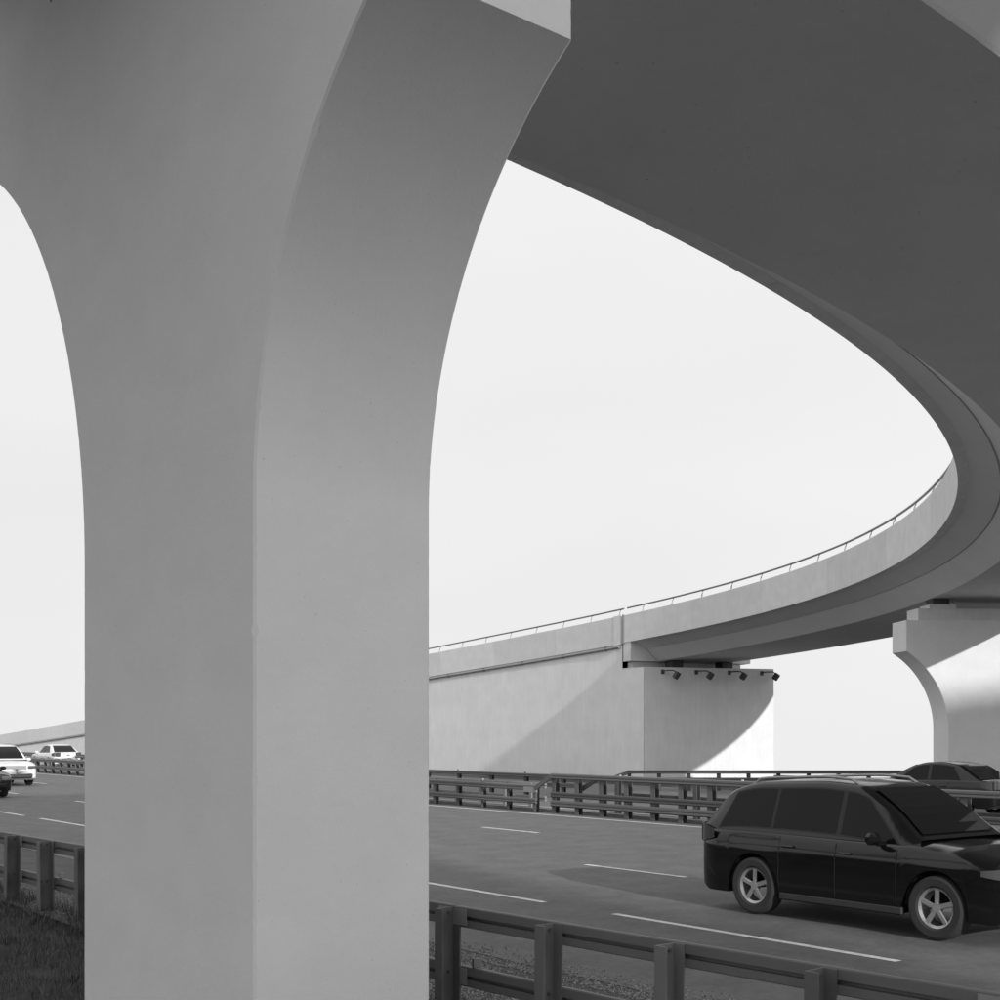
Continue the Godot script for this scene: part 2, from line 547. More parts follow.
# ------------------------------------------------------------------ vehicles
# local x forward, y up, z to the car's right; base on y = 0
func vehicle(label: String, cat: String, called: String, at: Transform3D, spec: Dictionary, group := "") -> Node3D:
	var o := thing(called, label, cat, at, group)
	var L: float = spec.len
	var Wd: float = spec.wid * 0.5
	var wr: float = spec.wheel
	var xf: float = spec.xf
	var xr: float = spec.xr
	var arch := wr + 0.055
	var paint: Material = spec.paint
	# stations
	var xs := []
	var x := -L * 0.5
	while x < L * 0.5 - 0.001:
		xs.append(x)
		var near := minf(absf(x - xf), absf(x - xr))
		x += 0.03 if (near < arch + 0.06 or absf(x) > L * 0.5 - 0.35) else 0.08
	xs.append(L * 0.5)
	var sill := 0.24
	var rows := []
	for xx in xs:
		var yb := sill
		for c in [xf, xr]:
			if absf(xx - c) < arch:
				yb = maxf(yb, wr + sqrt(arch * arch - (xx - c) * (xx - c)))
		var e: float = (L * 0.5 - absf(xx))
		var endr := clampf(e / 0.42, 0.0, 1.0)
		var plan := lerpf(0.80, 1.0, sqrt(1.0 - (1.0 - endr) * (1.0 - endr)))
		if e < 0.2:
			yb = maxf(yb, sill + (0.2 - e) * 0.45)
		var yt := smooth_interp(xx, spec.tx, spec.ty)
		var belt := minf(yt - 0.015, smooth_interp(xx, spec.bx, spec.by))
		yb = minf(yb, belt - 0.06)
		var row := [Vector3(xx, yb + 0.01, 0), Vector3(xx, yb, Wd * plan * 0.90)]
		for k in 13:
			var t := k / 12.0
			var yy := lerpf(yb, belt, t)
			# side section: sill tuck-in, a crease under the windows, shoulder
			var bul := _bulge(yy, spec)
			row.append(Vector3(xx, yy, Wd * plan * bul))
		row.append(Vector3(xx, lerpf(belt, yt, 0.55), Wd * plan * 0.90))
		row.append(Vector3(xx, lerpf(belt, yt, 0.9), Wd * plan * 0.70))
		row.append(Vector3(xx, yt, Wd * plan * 0.35))
		row.append(Vector3(xx, yt + 0.006, 0))
		rows.append(row)
	var st := ST()
	for sg in [1.0, -1.0]:
		var f := Vector3(1, 1, sg)
		for i in rows.size() - 1:
			for k in range(0, rows[i].size() - 1):
				st.set_smooth_group(0 if k >= 2 else 1 + k)
				for v in ([rows[i][k], rows[i + 1][k], rows[i + 1][k + 1], rows[i][k], rows[i + 1][k + 1], rows[i][k + 1]] if sg > 0 else [rows[i][k], rows[i + 1][k + 1], rows[i + 1][k], rows[i][k], rows[i][k + 1], rows[i + 1][k + 1]]):
					st.set_uv(Vector2(v.x, v.y))
					st.add_vertex(v * f)
		st.set_smooth_group(40)
		for e in [0, rows.size() - 1]:
			var r: Array = rows[e]
			var c := Vector3(r[0].x + (0.03 if e > 0 else -0.03), (r[1].y + r[-1].y) * 0.5, 0)
			for k in range(0, r.size() - 1):
				for v in [c, r[k], r[k + 1]]:
					st.set_uv(Vector2(v.x, v.y))
					st.add_vertex(v * f)
	st.generate_normals()
	obj("body", st, paint, o)
	# cabin
	var gx: Array = spec.gx        # stations of the roof line
	var gy: Array = spec.gy
	var ga: float = gx[0]
	var gb: float = gx[-1]
	var grow := []
	var n := 40
	for i in n + 1:
		var xx := lerpf(ga, gb, i / float(n))
		var roof := smooth_roof(xx, gx, gy)
		var base := smooth_interp(xx, spec.bx, spec.by) - 0.04
		var wb := Wd * 0.925
		var wt := Wd * 0.70
		var t := clampf((roof - base) / (spec.high - base), 0.0, 1.0)
		var we := lerpf(wb, wt, t)
		grow.append([Vector3(xx, base, wb), Vector3(xx, lerpf(base, roof, 0.9), lerpf(wb, we, 0.9)), Vector3(xx, lerpf(base, roof, 0.975), we * 0.955), Vector3(xx, roof, we * 0.80), Vector3(xx, roof + 0.012 * t, 0)])
	st = ST()
	st.set_smooth_group(0)
	for sg in [1.0, -1.0]:
		var f := Vector3(1, 1, sg)
		for i in n:
			for k in 4:
				var q := [grow[i][k], grow[i + 1][k], grow[i + 1][k + 1], grow[i][k + 1]]
				for id in ([0, 1, 2, 0, 2, 3] if sg > 0 else [0, 2, 1, 0, 3, 2]):
					st.set_uv(Vector2(q[id].x, q[id].y))
					st.add_vertex(q[id] * f)
	st.generate_normals()
	obj("cabin", st, paint, o)
	# side windows
	for sg in [1.0, -1.0]:
		for w in spec.windows:         # [x0 bottom, x1 bottom, x0 top, x1 top]
			st = ST()
			var mcols := 10
			for i in mcols:
				var q := []
				for jj in [[i, 0], [i + 1, 0], [i + 1, 1], [i, 1]]:
					var tt: float = jj[0] / float(mcols)
					var xx := lerpf(w[0] if jj[1] == 0 else w[2], w[1] if jj[1] == 0 else w[3], tt)
					q.append(_cab(xx, 0.17 if jj[1] == 0 else 0.86, spec, Wd, 0.008) * Vector3(1, 1, sg))
				if sg > 0:
					quad(st, q[0], q[3], q[2], q[1])
				else:
					quad(st, q[0], q[1], q[2], q[3])
			obj("side_window", st, M.glass, o)
		# dark surround of the side glass
		st = ST()
		for i in 24:
			var q := []
			var w0: Array = spec.windows[0]
			var w1: Array = spec.windows[-1]
			for jj in [[i, 0], [i + 1, 0], [i + 1, 1], [i, 1]]:
				var tt: float = jj[0] / 24.0
				var xx := lerpf(w0[0] - 0.03 if jj[1] == 0 else w0[2] - 0.02, w1[1] + 0.05 if jj[1] == 0 else w1[3] + 0.02, tt)
				q.append(_cab(xx, 0.14 if jj[1] == 0 else 0.885, spec, Wd, 0.004) * Vector3(1, 1, sg))
			if sg > 0:
				quad(st, q[0], q[3], q[2], q[1])
			else:
				quad(st, q[0], q[1], q[2], q[3])
		obj("window_surround", st, M.black, o)
		# door gaps and handles
		for dx in spec.doors:
			st = ST()
			var seam := smooth_interp(dx, spec.bx, spec.by)
			for k in 10:
				var ya := lerpf(0.34, seam - 0.02, k / 10.0)
				var yb2 := lerpf(0.34, seam - 0.02, (k + 1) / 10.0)
				var za: float = sg * (Wd * _bulge(ya, spec) + 0.003)
				var zb: float = sg * (Wd * _bulge(yb2, spec) + 0.003)
				quad(st, Vector3(dx - 0.005, ya, za), Vector3(dx - 0.005, yb2, zb), Vector3(dx + 0.005, yb2, zb), Vector3(dx + 0.005, ya, za))
			obj("door_gap", st, M.black, o)
			if dx < 0.5:
				st = ST()
				bbox(st, Vector3(dx + 0.15, seam - 0.13, sg * (Wd * _bulge(seam - 0.13, spec) + 0.012)), Vector3(0.19, 0.028, 0.035), 0.012)
				obj("door_handle", st, paint, o)
		st = ST()
		bbox(st, Vector3((xf + xr) * 0.5, 0.275, sg * Wd * 0.965), Vector3(xf - xr - arch * 2.0 - 0.02, 0.10, 0.05), 0.02)
		obj("sill_trim", st, spec.trim, o)
		# mirror
		st = ST()
		var mx: float = spec.mirror
		var my := smooth_interp(mx, spec.bx, spec.by) + 0.06
		bbox(st, Vector3(mx, my + 0.03, sg * (Wd + 0.10)), Vector3(0.14, 0.14, 0.20), 0.045)
		bbox(st, Vector3(mx + 0.02, my - 0.03, sg * (Wd - 0.03)), Vector3(0.07, 0.05, 0.16), 0.015)
		obj("mirror", st, paint, o)
		# lamps wrap the corners
		var fx := L * 0.5
		st = ST()
		_wrap_lamp(st, fx - 0.34, fx - 0.07, spec.lampy, 0.13, sg, Wd, L)
		obj("headlight", st, M.lamp_lens, o)
		st = ST()
		_wrap_lamp(st, -fx + 0.34, -fx + 0.05, spec.taily, 0.26, sg, Wd, L)
		obj("taillight", st, M.tail_lens, o)
		# wheels
		for c in [xf, xr]:
			var wn := obj("wheel", wheel_tyre(wr, sg), M.rubber, o, Transform3D(Basis(), Vector3(c, wr, sg * (Wd - 0.115))))
			obj("rim", wheel_rim(wr, sg), M.rim, wn)
			st = ST()
			var arc := []
			for k in 15:
				var an := PI * k / 14.0
				arc.append(Vector3(c + cos(an) * (arch - 0.005), wr + sin(an) * (arch - 0.005), sg * (Wd - 0.16)))
			for k in 14:
				var a0: Vector3 = arc[k]
				var a1: Vector3 = arc[k + 1]
				var inn := Vector3(0, 0, -sg * 0.22)
				var out := Vector3(0, 0, sg * 0.12)
				quad(st, a0 + inn, a1 + inn, a1 + out, a0 + out)
				tri(st, Vector3(c, wr, arc[0].z) + inn, a0 + inn, a1 + inn)
			obj("wheel_arch", st, M.black, o)
	# windscreen, rear window, bumpers, grille, plates
	for wn in [["windscreen", spec.ws], ["rear_window", spec.rw]]:
		st = ST()
		var w: Array = wn[1]        # [x at the bottom, x at the top]
		for i in 8:
			for j in 6:
				var q := []
				for jj in [[i, j], [i + 1, j], [i + 1, j + 1], [i, j + 1]]:
					var xx := lerpf(w[0], w[1], jj[1] / 6.0)
					var roof := smooth_roof(xx, gx, gy)
					var base := smooth_interp(xx, spec.bx, spec.by) - 0.04
					var t := clampf((roof - base) / (spec.high - base), 0.0, 1.0)
					var we := lerpf(Wd * 0.925, Wd * 0.70, t) * 0.86
					q.append(Vector3(xx, roof + 0.012 * t, lerpf(-we, we, jj[0] / 8.0)) + Vector3(0.012 * signf(w[0] - w[1]), 0.010, 0))
				quad(st, q[0], q[1], q[2], q[3])
		obj(wn[0], st, M.glass, o)
	st = ST()
	bbox(st, Vector3(L * 0.5 - 0.02, 0.42, 0), Vector3(0.14, 0.20, Wd * 1.5), 0.05)
	obj("front_bumper", st, spec.trim, o)
	st = ST()
	bbox(st, Vector3(-L * 0.5 + 0.02, 0.44, 0), Vector3(0.14, 0.22, Wd * 1.52), 0.05)
	obj("rear_bumper", st, spec.trim, o)
	st = ST()
	for k in 4:
		bbox(st, Vector3(L * 0.5 + 0.022, spec.lampy - 0.07 + k * 0.045, 0), Vector3(0.03, 0.018, Wd * 0.95), 0.006)
	obj("grille", st, M.galv, o)
	st = ST()
	bbox(st, Vector3(-L * 0.5 - 0.035, 0.72, 0), Vector3(0.02, 0.12, 0.5), 0.004)
	obj("number_plate", st, M.white_refl, o)
	if spec.get("rails", false):
		for sg in [1.0, -1.0]:
			st = ST()
			var pts := []
			for k in 14:
				var xx := lerpf(spec.rr[0], spec.rr[1], k / 13.0)
				var lift := 0.05 if (k > 0 and k < 13) else -0.01
				pts.append(Vector3(xx, smooth_roof(xx, gx, gy) + lift - 0.01, sg * Wd * 0.60))
			tube(st, pts, 0.018, 8)
			obj("roof_rail", st, M.galv, o)
	return o
func _bulge(yy: float, spec: Dictionary) -> float:
	var g: float = (yy - 0.24) / (spec.by[1] - 0.24)
	return 0.955 + 0.045 * sin(clampf(g * 0.85 + 0.12, 0.0, 1.0) * PI) + 0.012 * smoothstep(0.62, 0.72, g) * smoothstep(0.90, 0.82, g)
func smooth_roof(x: float, ks: Array, vs: Array) -> float:
	var t := 0.0
	for k in range(-3, 4):
		t += interp(clampf(x + k * 0.05, ks[0], ks[-1]), ks, vs)
	return t / 7.0
func _cab(xx: float, t: float, spec: Dictionary, Wd: float, out: float) -> Vector3:
	var roof := smooth_roof(xx, spec.gx, spec.gy)
	var base := smooth_interp(xx, spec.bx, spec.by) - 0.04
	var k := clampf((roof - base) / (spec.high - base), 0.0, 1.0)
	var we := lerpf(Wd * 0.925, Wd * 0.70, k)
	return Vector3(xx, lerpf(base, roof, t), lerpf(Wd * 0.925, we, t) + out)
func _wrap_lamp(st: SurfaceTool, xa: float, xb: float, y: float, hgt: float, sg: float, Wd: float, L: float) -> void:
	for i in 8:
		var q := []
		for jj in [[i, 0], [i + 1, 0], [i + 1, 1], [i, 1]]:
			var xx := lerpf(xa, xb, jj[0] / 8.0)
			var e: float = L * 0.5 - absf(xx)
			var endr := clampf(e / 0.42, 0.0, 1.0)
			var plan := lerpf(0.80, 1.0, sqrt(1.0 - (1.0 - endr) * (1.0 - endr)))
			q.append(Vector3(xx, y + (-0.5 + jj[1]) * hgt * lerpf(0.45, 1.0, jj[0] / 8.0), sg * (Wd * plan * 1.004 + 0.006)))
		quad(st, q[0], q[1], q[2], q[3])
	var e2: float = L * 0.5 - absf(xb)
	var pl := lerpf(0.80, 1.0, sqrt(1.0 - pow(1.0 - clampf(e2 / 0.42, 0.0, 1.0), 2.0)))
	var s := signf(xb)
	bbox(st, Vector3(s * (L * 0.5 + 0.005), y, sg * Wd * 0.66), Vector3(0.07, hgt * 0.95, Wd * 0.26), 0.02)
	bbox(st, Vector3(s * (L * 0.5 - 0.03), y, sg * Wd * pl * 0.90), Vector3(0.08, hgt * 0.97, Wd * 0.16), 0.02)
func wheel_tyre(r: float, sg: float) -> SurfaceTool:
	var st := ST()
	var prof := [[0.62, -0.085], [0.70, -0.108], [0.90, -0.112], [0.98, -0.095], [1.0, -0.05], [1.0, 0.05], [0.98, 0.095], [0.90, 0.112], [0.70, 0.108], [0.62, 0.085]]
	for k in 32:
		var a := TAU * k / 32.0
		var b := TAU * (k + 1) / 32.0
		for i in prof.size() - 1:
			var p: Array = prof[i]
			var q: Array = prof[i + 1]
			quad(st, Vector3(cos(a) * p[0] * r, sin(a) * p[0] * r, p[1]), Vector3(cos(b) * p[0] * r, sin(b) * p[0] * r, p[1]), Vector3(cos(b) * q[0] * r, sin(b) * q[0] * r, q[1]), Vector3(cos(a) * q[0] * r, sin(a) * q[0] * r, q[1]))
	return st
func wheel_rim(r: float, sg: float) -> SurfaceTool:
	var st := ST()
	var z := sg * 0.07
	for k in 32:
		var a := TAU * k / 32.0
		var b := TAU * (k + 1) / 32.0
		quad(st, Vector3(cos(a) * .63 * r, sin(a) * .63 * r, sg * .09), Vector3(cos(b) * .63 * r, sin(b) * .63 * r, sg * .09), Vector3(cos(b) * .55 * r, sin(b) * .55 * r, z), Vector3(cos(a) * .55 * r, sin(a) * .55 * r, z))
		quad(st, Vector3(cos(a) * .56 * r, sin(a) * .56 * r, z), Vector3(cos(b) * .56 * r, sin(b) * .56 * r, z), Vector3(cos(b) * .54 * r, sin(b) * .54 * r, -z), Vector3(cos(a) * .54 * r, sin(a) * .54 * r, -z))
	for k in 5:
		var a := TAU * k / 5.0 + 0.3
		var d := Vector3(cos(a), sin(a), 0)
		bbox(st, d * r * 0.32 + Vector3(0, 0, z * 0.9), Vector3(r * 0.56, 0.06, 0.03), 0.01, Basis(d, Vector3(-d.y, d.x, 0), Vector3(0, 0, 1)))
	tube(st, [Vector3(0, 0, z * 0.2), Vector3(0, 0, z * 1.15)], r * 0.15, 14)
	return st

func suv_spec(paint: Material) -> Dictionary:
	return {"len": 4.55, "wid": 1.84, "wheel": 0.355, "xf": 1.36, "xr": -1.29, "paint": paint, "trim": M.car_trim, "high": 1.70,
		"tx": [-2.28, -2.2, -1.9, 0.9, 1.0, 1.5, 2.05, 2.2, 2.28], "ty": [0.95, 1.02, 1.04, 1.05, 1.06, 1.03, 0.95, 0.86, 0.72],
		"bx": [-2.28, -1.2, 0.9, 1.6, 2.28], "by": [1.02, 1.02, 0.98, 0.93, 0.76],
		"gx": [-2.2, -1.92, -1.5, -0.4, 0.22, 0.75, 1.12], "gy": [1.0, 1.52, 1.65, 1.70, 1.66, 1.36, 1.04],
		"windows": [[-1.92, -1.08, -1.70, -1.06], [-1.02, -0.06, -1.00, -0.05], [0.02, 0.84, 0.03, 0.34]], "doors": [-0.86, 0.0, 0.86],
		"mirror": 0.62, "ws": [1.04, 0.30], "rw": [-2.15, -1.90], "lampy": 0.78, "taily": 0.98, "rails": true, "rr": [-1.6, 0.1]}
func sedan_spec(paint: Material) -> Dictionary:
	return {"len": 4.5, "wid": 1.78, "wheel": 0.32, "xf": 1.38, "xr": -1.28, "paint": paint, "trim": paint, "high": 1.46,
		"tx": [-2.25, -2.15, -1.5, 0.85, 1.0, 1.5, 2.05, 2.18, 2.25], "ty": [0.86, 0.98, 1.0, 0.98, 0.97, 0.91, 0.82, 0.74, 0.62],
		"bx": [-2.25, -1.2, 0.9, 1.6, 2.25], "by": [0.93, 0.94, 0.89, 0.84, 0.66],
		"gx": [-1.85, -1.1, -0.5, 0.1, 0.6, 1.15], "gy": [0.94, 1.38, 1.46, 1.43, 1.22, 0.94],
		"windows": [[-1.25, -0.30, -0.95, -0.28], [-0.20, 0.80, -0.18, 0.28]], "doors": [-0.90, -0.22, 0.86],
		"mirror": 0.64, "ws": [1.06, 0.30], "rw": [-1.76, -1.05], "lampy": 0.66, "taily": 0.86}
func place_vehicle(p: float, q: float, forward_right: bool) -> Transform3D:
	# forward_right: drives towards the near right end of the road
	var f := (rd(0, -1) - rd(0, 0)).normalized()
	if not forward_right:
		f = -f
	return Transform3D(Basis(f, Vector3.UP, f.cross(Vector3.UP)), rd(p, q, 0.006))

# ================================================================== the scene
func _ready() -> void:
	rng.seed = 4711
	noi.seed = 9
	noi.frequency = 0.01
	# camera: level, lens shifted up
	var cam := Camera3D.new()
	cam.name = "camera"
	cam.projection = Camera3D.PROJECTION_FRUSTUM
	cam.near = 0.1
	cam.far = 4000.0
	cam.size = 0.1 * 1000.0 / FPX
	cam.frustum_offset = Vector2(0, 0.1 * (HOR - 500.0) / FPX)
	cam.position = Vector3(0, EYE, 0)
	add_child(cam)
	cam.current = true
	# sky
	var env := Environment.new()
	env.background_mode = Environment.BG_SKY
	env.tonemap_mode = Environment.TONE_MAPPER_LINEAR
	env.tonemap_exposure = 1.06
	env.sdfgi_enabled = true
	env.ssao_enabled = true
	env.ssil_enabled = true
	var sky := Sky.new()
	var pan := PanoramaSkyMaterial.new()
	pan.panorama = sky_image()
	sky.sky_material = pan
	env.sky = sky
	env.background_energy_multiplier = 1.0
	var we := WorldEnvironment.new()
	we.name = "world_environment"
	we.environment = env
	add_child(we)
	# low sun behind the camera, from the right
	var sun := DirectionalLight3D.new()
	sun.name = "sun"
	sun.light_energy = 1.05
	sun.light_angular_distance = 0.5
	sun.shadow_enabled = true
	var az := deg_to_rad(SUN_AZ)
	var el := deg_to_rad(SUN_EL)
	var d := W(sin(az) * cos(el), cos(az) * cos(el), -sin(el))
	add_child(sun)
	sun.look_at_from_position(Vector3(0, 60, 0), Vector3(0, 60, 0) + d)
	make_materials()
	M.car_dark = mat(0.006, 0.13)
	M.car_white = mat(0.72, 0.35)
	M.car_white.clearcoat_enabled = true
	M.car_white.clearcoat = 0.7
	M.car_white.clearcoat_roughness = 0.1
	M.car_trim = mat(0.03, 0.6)
	M.lamp_lens = mat(0.22, 0.08, 0.6)
	M.tail_lens = mat(0.07, 0.15)
	M.rim = mat(0.45, 0.35, 0.7)
	make_path()
	build_ground()
	build_roads()
	build_ramp()
	build_abutment()
	build_piers()
	build_city()
	build_guardrails()
	build_vehicles()
	build_floodlights()
	build_small()

func sky_image() -> ImageTexture:
	var w := 1024
	var h := 512
	var f := FastNoiseLite.new()
	f.seed = 77
	f.frequency = 1.0
	f.fractal_octaves = 4
	# hazy white sky with faint veils, brightening slowly towards the sun's side
	var az := deg_to_rad(SUN_AZ)
	var el := deg_to_rad(SUN_EL)
	var to := Vector3(-sin(az) * cos(el), sin(el), cos(az) * cos(el))
	var im := Image.create(w, h, false, Image.FORMAT_RGBF)
	for y in h:
		var lat := PI * (0.5 - (y + 0.5) / h)
		for x in w:
			var lon := TAU * x / w
			var v := Vector3(cos(lat) * sin(lon), sin(lat), -cos(lat) * cos(lon))
			var cl := f.get_noise_3d(v.x * 1.6, v.y * 5.0, v.z * 1.6)
			var g := 0.785 + 0.11 * (1.0 + v.dot(to)) + 0.035 * cl
			if lat <= 0.0:
				g = 0.805
			im.set_pixel(x, y, Color(g, g, g))
	return ImageTexture.create_from_image(im)

func terrain(p: float, q: float) -> float:
	# level beside the motorway, a crest behind the ramp, then the land falls away
	var y := -0.05
	if p < 4.6:
		y -= 0.03 * smoothstep(4.6, 0.0, p)
	if p > 7.0 and p < 9.0:
		y -= 0.05 * smoothstep(7.0, 8.0, p)
	elif p >= 9.0:
		y -= 0.05
	if p > 51.0:
		var t := p - 51.0
		y -= t * t * 0.0035 / (1.0 + t * 0.035)
	if absf(q) > 400.0:
		y -= (absf(q) - 400.0) * 0.03
	return y
func build_ground() -> void:
	var st := ST()
	var ps := [-1500.0, -600.0, -200.0, -80.0, -40.0, -20.0, -10.0, -6.0, -3.0, -1.0, 1.0, 2.0, 3.0, 4.0, 5.0, 6.0, 7.0, 7.5, 8.0, 9.0, 15.0, 22.0, 30.0, 38.0, 45.0, 51.0, 55.0, 60.0, 68.0, 80.0, 100.0, 140.0, 220.0, 400.0, 800.0, 1600.0]
	var qs := []
	for a in [-2000.0, -900.0, -400.0, -180.0]:
		qs.append(a)
	var q := -100.0
	while q <= 260.0:
		qs.append(q)
		q += 10.0 if (q < -20 or q > 60) else 2.0
	for a in [400.0, 900.0, 2000.0]:
		qs.append(a)
	for i in ps.size() - 1:
		for j in qs.size() - 1:
			var v := []
			for c in [[i, j], [i + 1, j], [i + 1, j + 1], [i, j + 1]]:
				v.append(rd(ps[c[0]], qs[c[1]], terrain(ps[c[0]], qs[c[1]])))
			quad(st, v[0], v[1], v[2], v[3])
	structure(obj("ground", st, M.ground), "dark earth and grass ground around the motorway", "ground")

func strip(st: SurfaceTool, p0: float, p1: float, q0: float, q1: float, y: float, dp: float, dq: float, var_amt := 0.0) -> void:
	var np := maxi(1, int(ceil((p1 - p0) / dp)))
	var nq := maxi(1, int(ceil((q1 - q0) / dq)))
	for i in np:
		for j in nq:
			var c := [[i, j], [i + 1, j], [i + 1, j + 1], [i, j + 1]]
			for id in [0, 2, 1, 0, 3, 2]:
				var p := lerpf(p0, p1, c[id][0] / float(np))
				var q := lerpf(q0, q1, c[id][1] / float(nq))
				# wear runs along the lanes; patches of older and newer surfacing
				var k := 1.0 + var_amt * (noi.get_noise_2d(p * 55.0, q * 2.2) * 0.9 + noi.get_noise_2d(p * 16.0 + 900.0, q * 7.0) * 0.5)
				st.set_color(Color(k * 0.8, k * 0.8, k * 0.8))
				st.set_normal(Vector3.UP)
				st.set_uv(Vector2(q, p))
				st.add_vertex(rd(p, q, y))
func slab_edges(st: SurfaceTool, p: float, q0: float, q1: float, y0: float, y1: float) -> void:
	quad(st, rd(p, q0, y0), rd(p, q1, y0), rd(p, q1, y1), rd(p, q0, y1))
func build_roads() -> void:
	var st := ST()
	strip(st, 8.0, 23.2, -120.0, -20.0, 0.0, 3.8, 10.0)
	strip(st, 8.0, 23.2, -20.0, 80.0, 0.0, 0.35, 1.0, 0.09)
	strip(st, 8.0, 23.2, 80.0, 600.0, 0.0, 1.0, 20.0, 0.15)
	st.set_color(Color(0.8, 0.8, 0.8))
	for p in [8.0, 23.2]:
		slab_edges(st, p, -120, 600, -0.3, 0.0)
	var road := obj("road", st, M.asphalt)
	structure(road, "grey asphalt motorway carriageway with white lane markings", "road")
	st = ST()
	strip(st, 24.4, 38.0, -120.0, 600.0, -0.004, 1.2, 12.0, 0.2)
	st.set_color(Color(0.8, 0.8, 0.8))
	for p in [24.4, 38.0]:
		slab_edges(st, p, -120, 600, -0.3, -0.004)
	structure(obj("side_road", st, M.asphalt), "asphalt road beyond the median guardrail", "road")
	# median strip
	st = ST()
	strip(st, 23.2, 24.4, -120.0, 600.0, -0.03, 1.2, 20.0)
	structure(obj("median", st, M.soil), "narrow earth strip under the median guardrail", "ground")
	# markings, each dash a sheet of its own
	var y := 0.004
	# near line: long dashes with short gaps
	var a0 := along(pix(614, 914))
	var a1 := along(pix(907, 960))
	var g1 := along(pix(549, 902))
	var pa := across(pix(614, 914))
	var ln := a0 - a1
	var per := g1 - a1
	for k in range(-4, 24):
		dash(road, pa, a1 + k * per, a1 + k * per + ln, y, 0.115)
	for e in [[pix(582, 865), pix(690, 877), 8.6], [pix(480, 827.4), pix(541, 832.8), 8.6]]:
		var q1 := along(e[0])
		var q0 := along(e[1])
		var pp := (across(e[0]) + across(e[1])) * 0.5
		for k in range(-4, 22):
			dash(road, pp, q0 + k * e[2], q1 + k * e[2], y, 0.115)
	st = ST()
	var pe := across(pix(500, 811.1))
	strip(st, pe - 0.06, pe + 0.06, -60, 300, y, 1.0, 6.0)
	obj("edge_line", st, M.paint, road)
	st = ST()
	strip(st, 25.0, 25.12, -60, 300, 0.0, 1.0, 6.0)
	obj("edge_line", st, M.paint, road)
func dash(parent: Node, p: float, q0: float, q1: float, y: float, w: float) -> void:
	var st := ST()
	quad(st, rd(p - w * 0.5, q0, y), rd(p - w * 0.5, q1, y), rd(p + w * 0.5, q1, y), rd(p + w * 0.5, q0, y))
	obj("lane_dash", st, M.paint, parent)

func para_profile(side: float, lo := 0.943, hi := 2.321) -> Array:
	var o := []
	for v in [Vector2(3.89, lo), Vector2(3.89, hi - 0.02), Vector2(3.87, hi), Vector2(3.56, hi), Vector2(3.54, hi - 0.02), Vector2(3.46, 1.28), Vector2(3.46, lo + 0.03), Vector2(3.60, lo + 0.03), Vector2(3.62, lo)]:
		o.append(Vector2(v.x * side, v.y))
	if side < 0:
		o.reverse()
	return o
func parapets(parent: Node, sa: float, sb: float, panel: float, lo := 0.943) -> void:
	for side in [-1.0, 1.0]:
		var n := int(round((sb - sa) / panel))
		for k in n:
			var u := sa + (sb - sa) * k / n
			var v := sa + (sb - sa) * (k + 1) / n - 0.012
			var st := ST()
			sweep(st, para_profile(side, lo), u, v, 0.75 if sb < 70 else 3.0)
			obj("parapet_panel", st, M.para[(k * 7 + int(k / 3)) % 3], parent)
func handrail(parent: Node, sa: float, sb: float, spacing: float) -> void:
	for side in [-1.0, 1.0]:
		var pts := []
		var n := int((sb - sa) / 0.75)
		for i in n + 1:
			pts.append(R(lerpf(sa, sb, i / float(n)), side * 3.66, 2.321 + 0.36))
		var st := ST()
		tube(st, pts, 0.042, 8)
		obj("handrail", st, M.handrail, parent)
		var np := int((sb - sa) / spacing)
		for k in np + 1:
			var s := sa + 0.3 + k * spacing
			if s > sb:
				break
			st = ST()
			var b0 := R(s, side * 3.74, 2.315)
			var b1 := R(s, side * 3.72, 2.321 + 0.16)
			var b2 := R(s, side * 3.66, 2.321 + 0.34)
			tube(st, [b0, b1, b2], 0.032, 6)
			bbox(st, R(s, side * 3.72, 2.321 + 0.01), Vector3(0.16, 0.02, 0.16), 0.0, Basis(Vector3.UP, -head(s)))
			obj("rail_post", st, M.galv, parent)
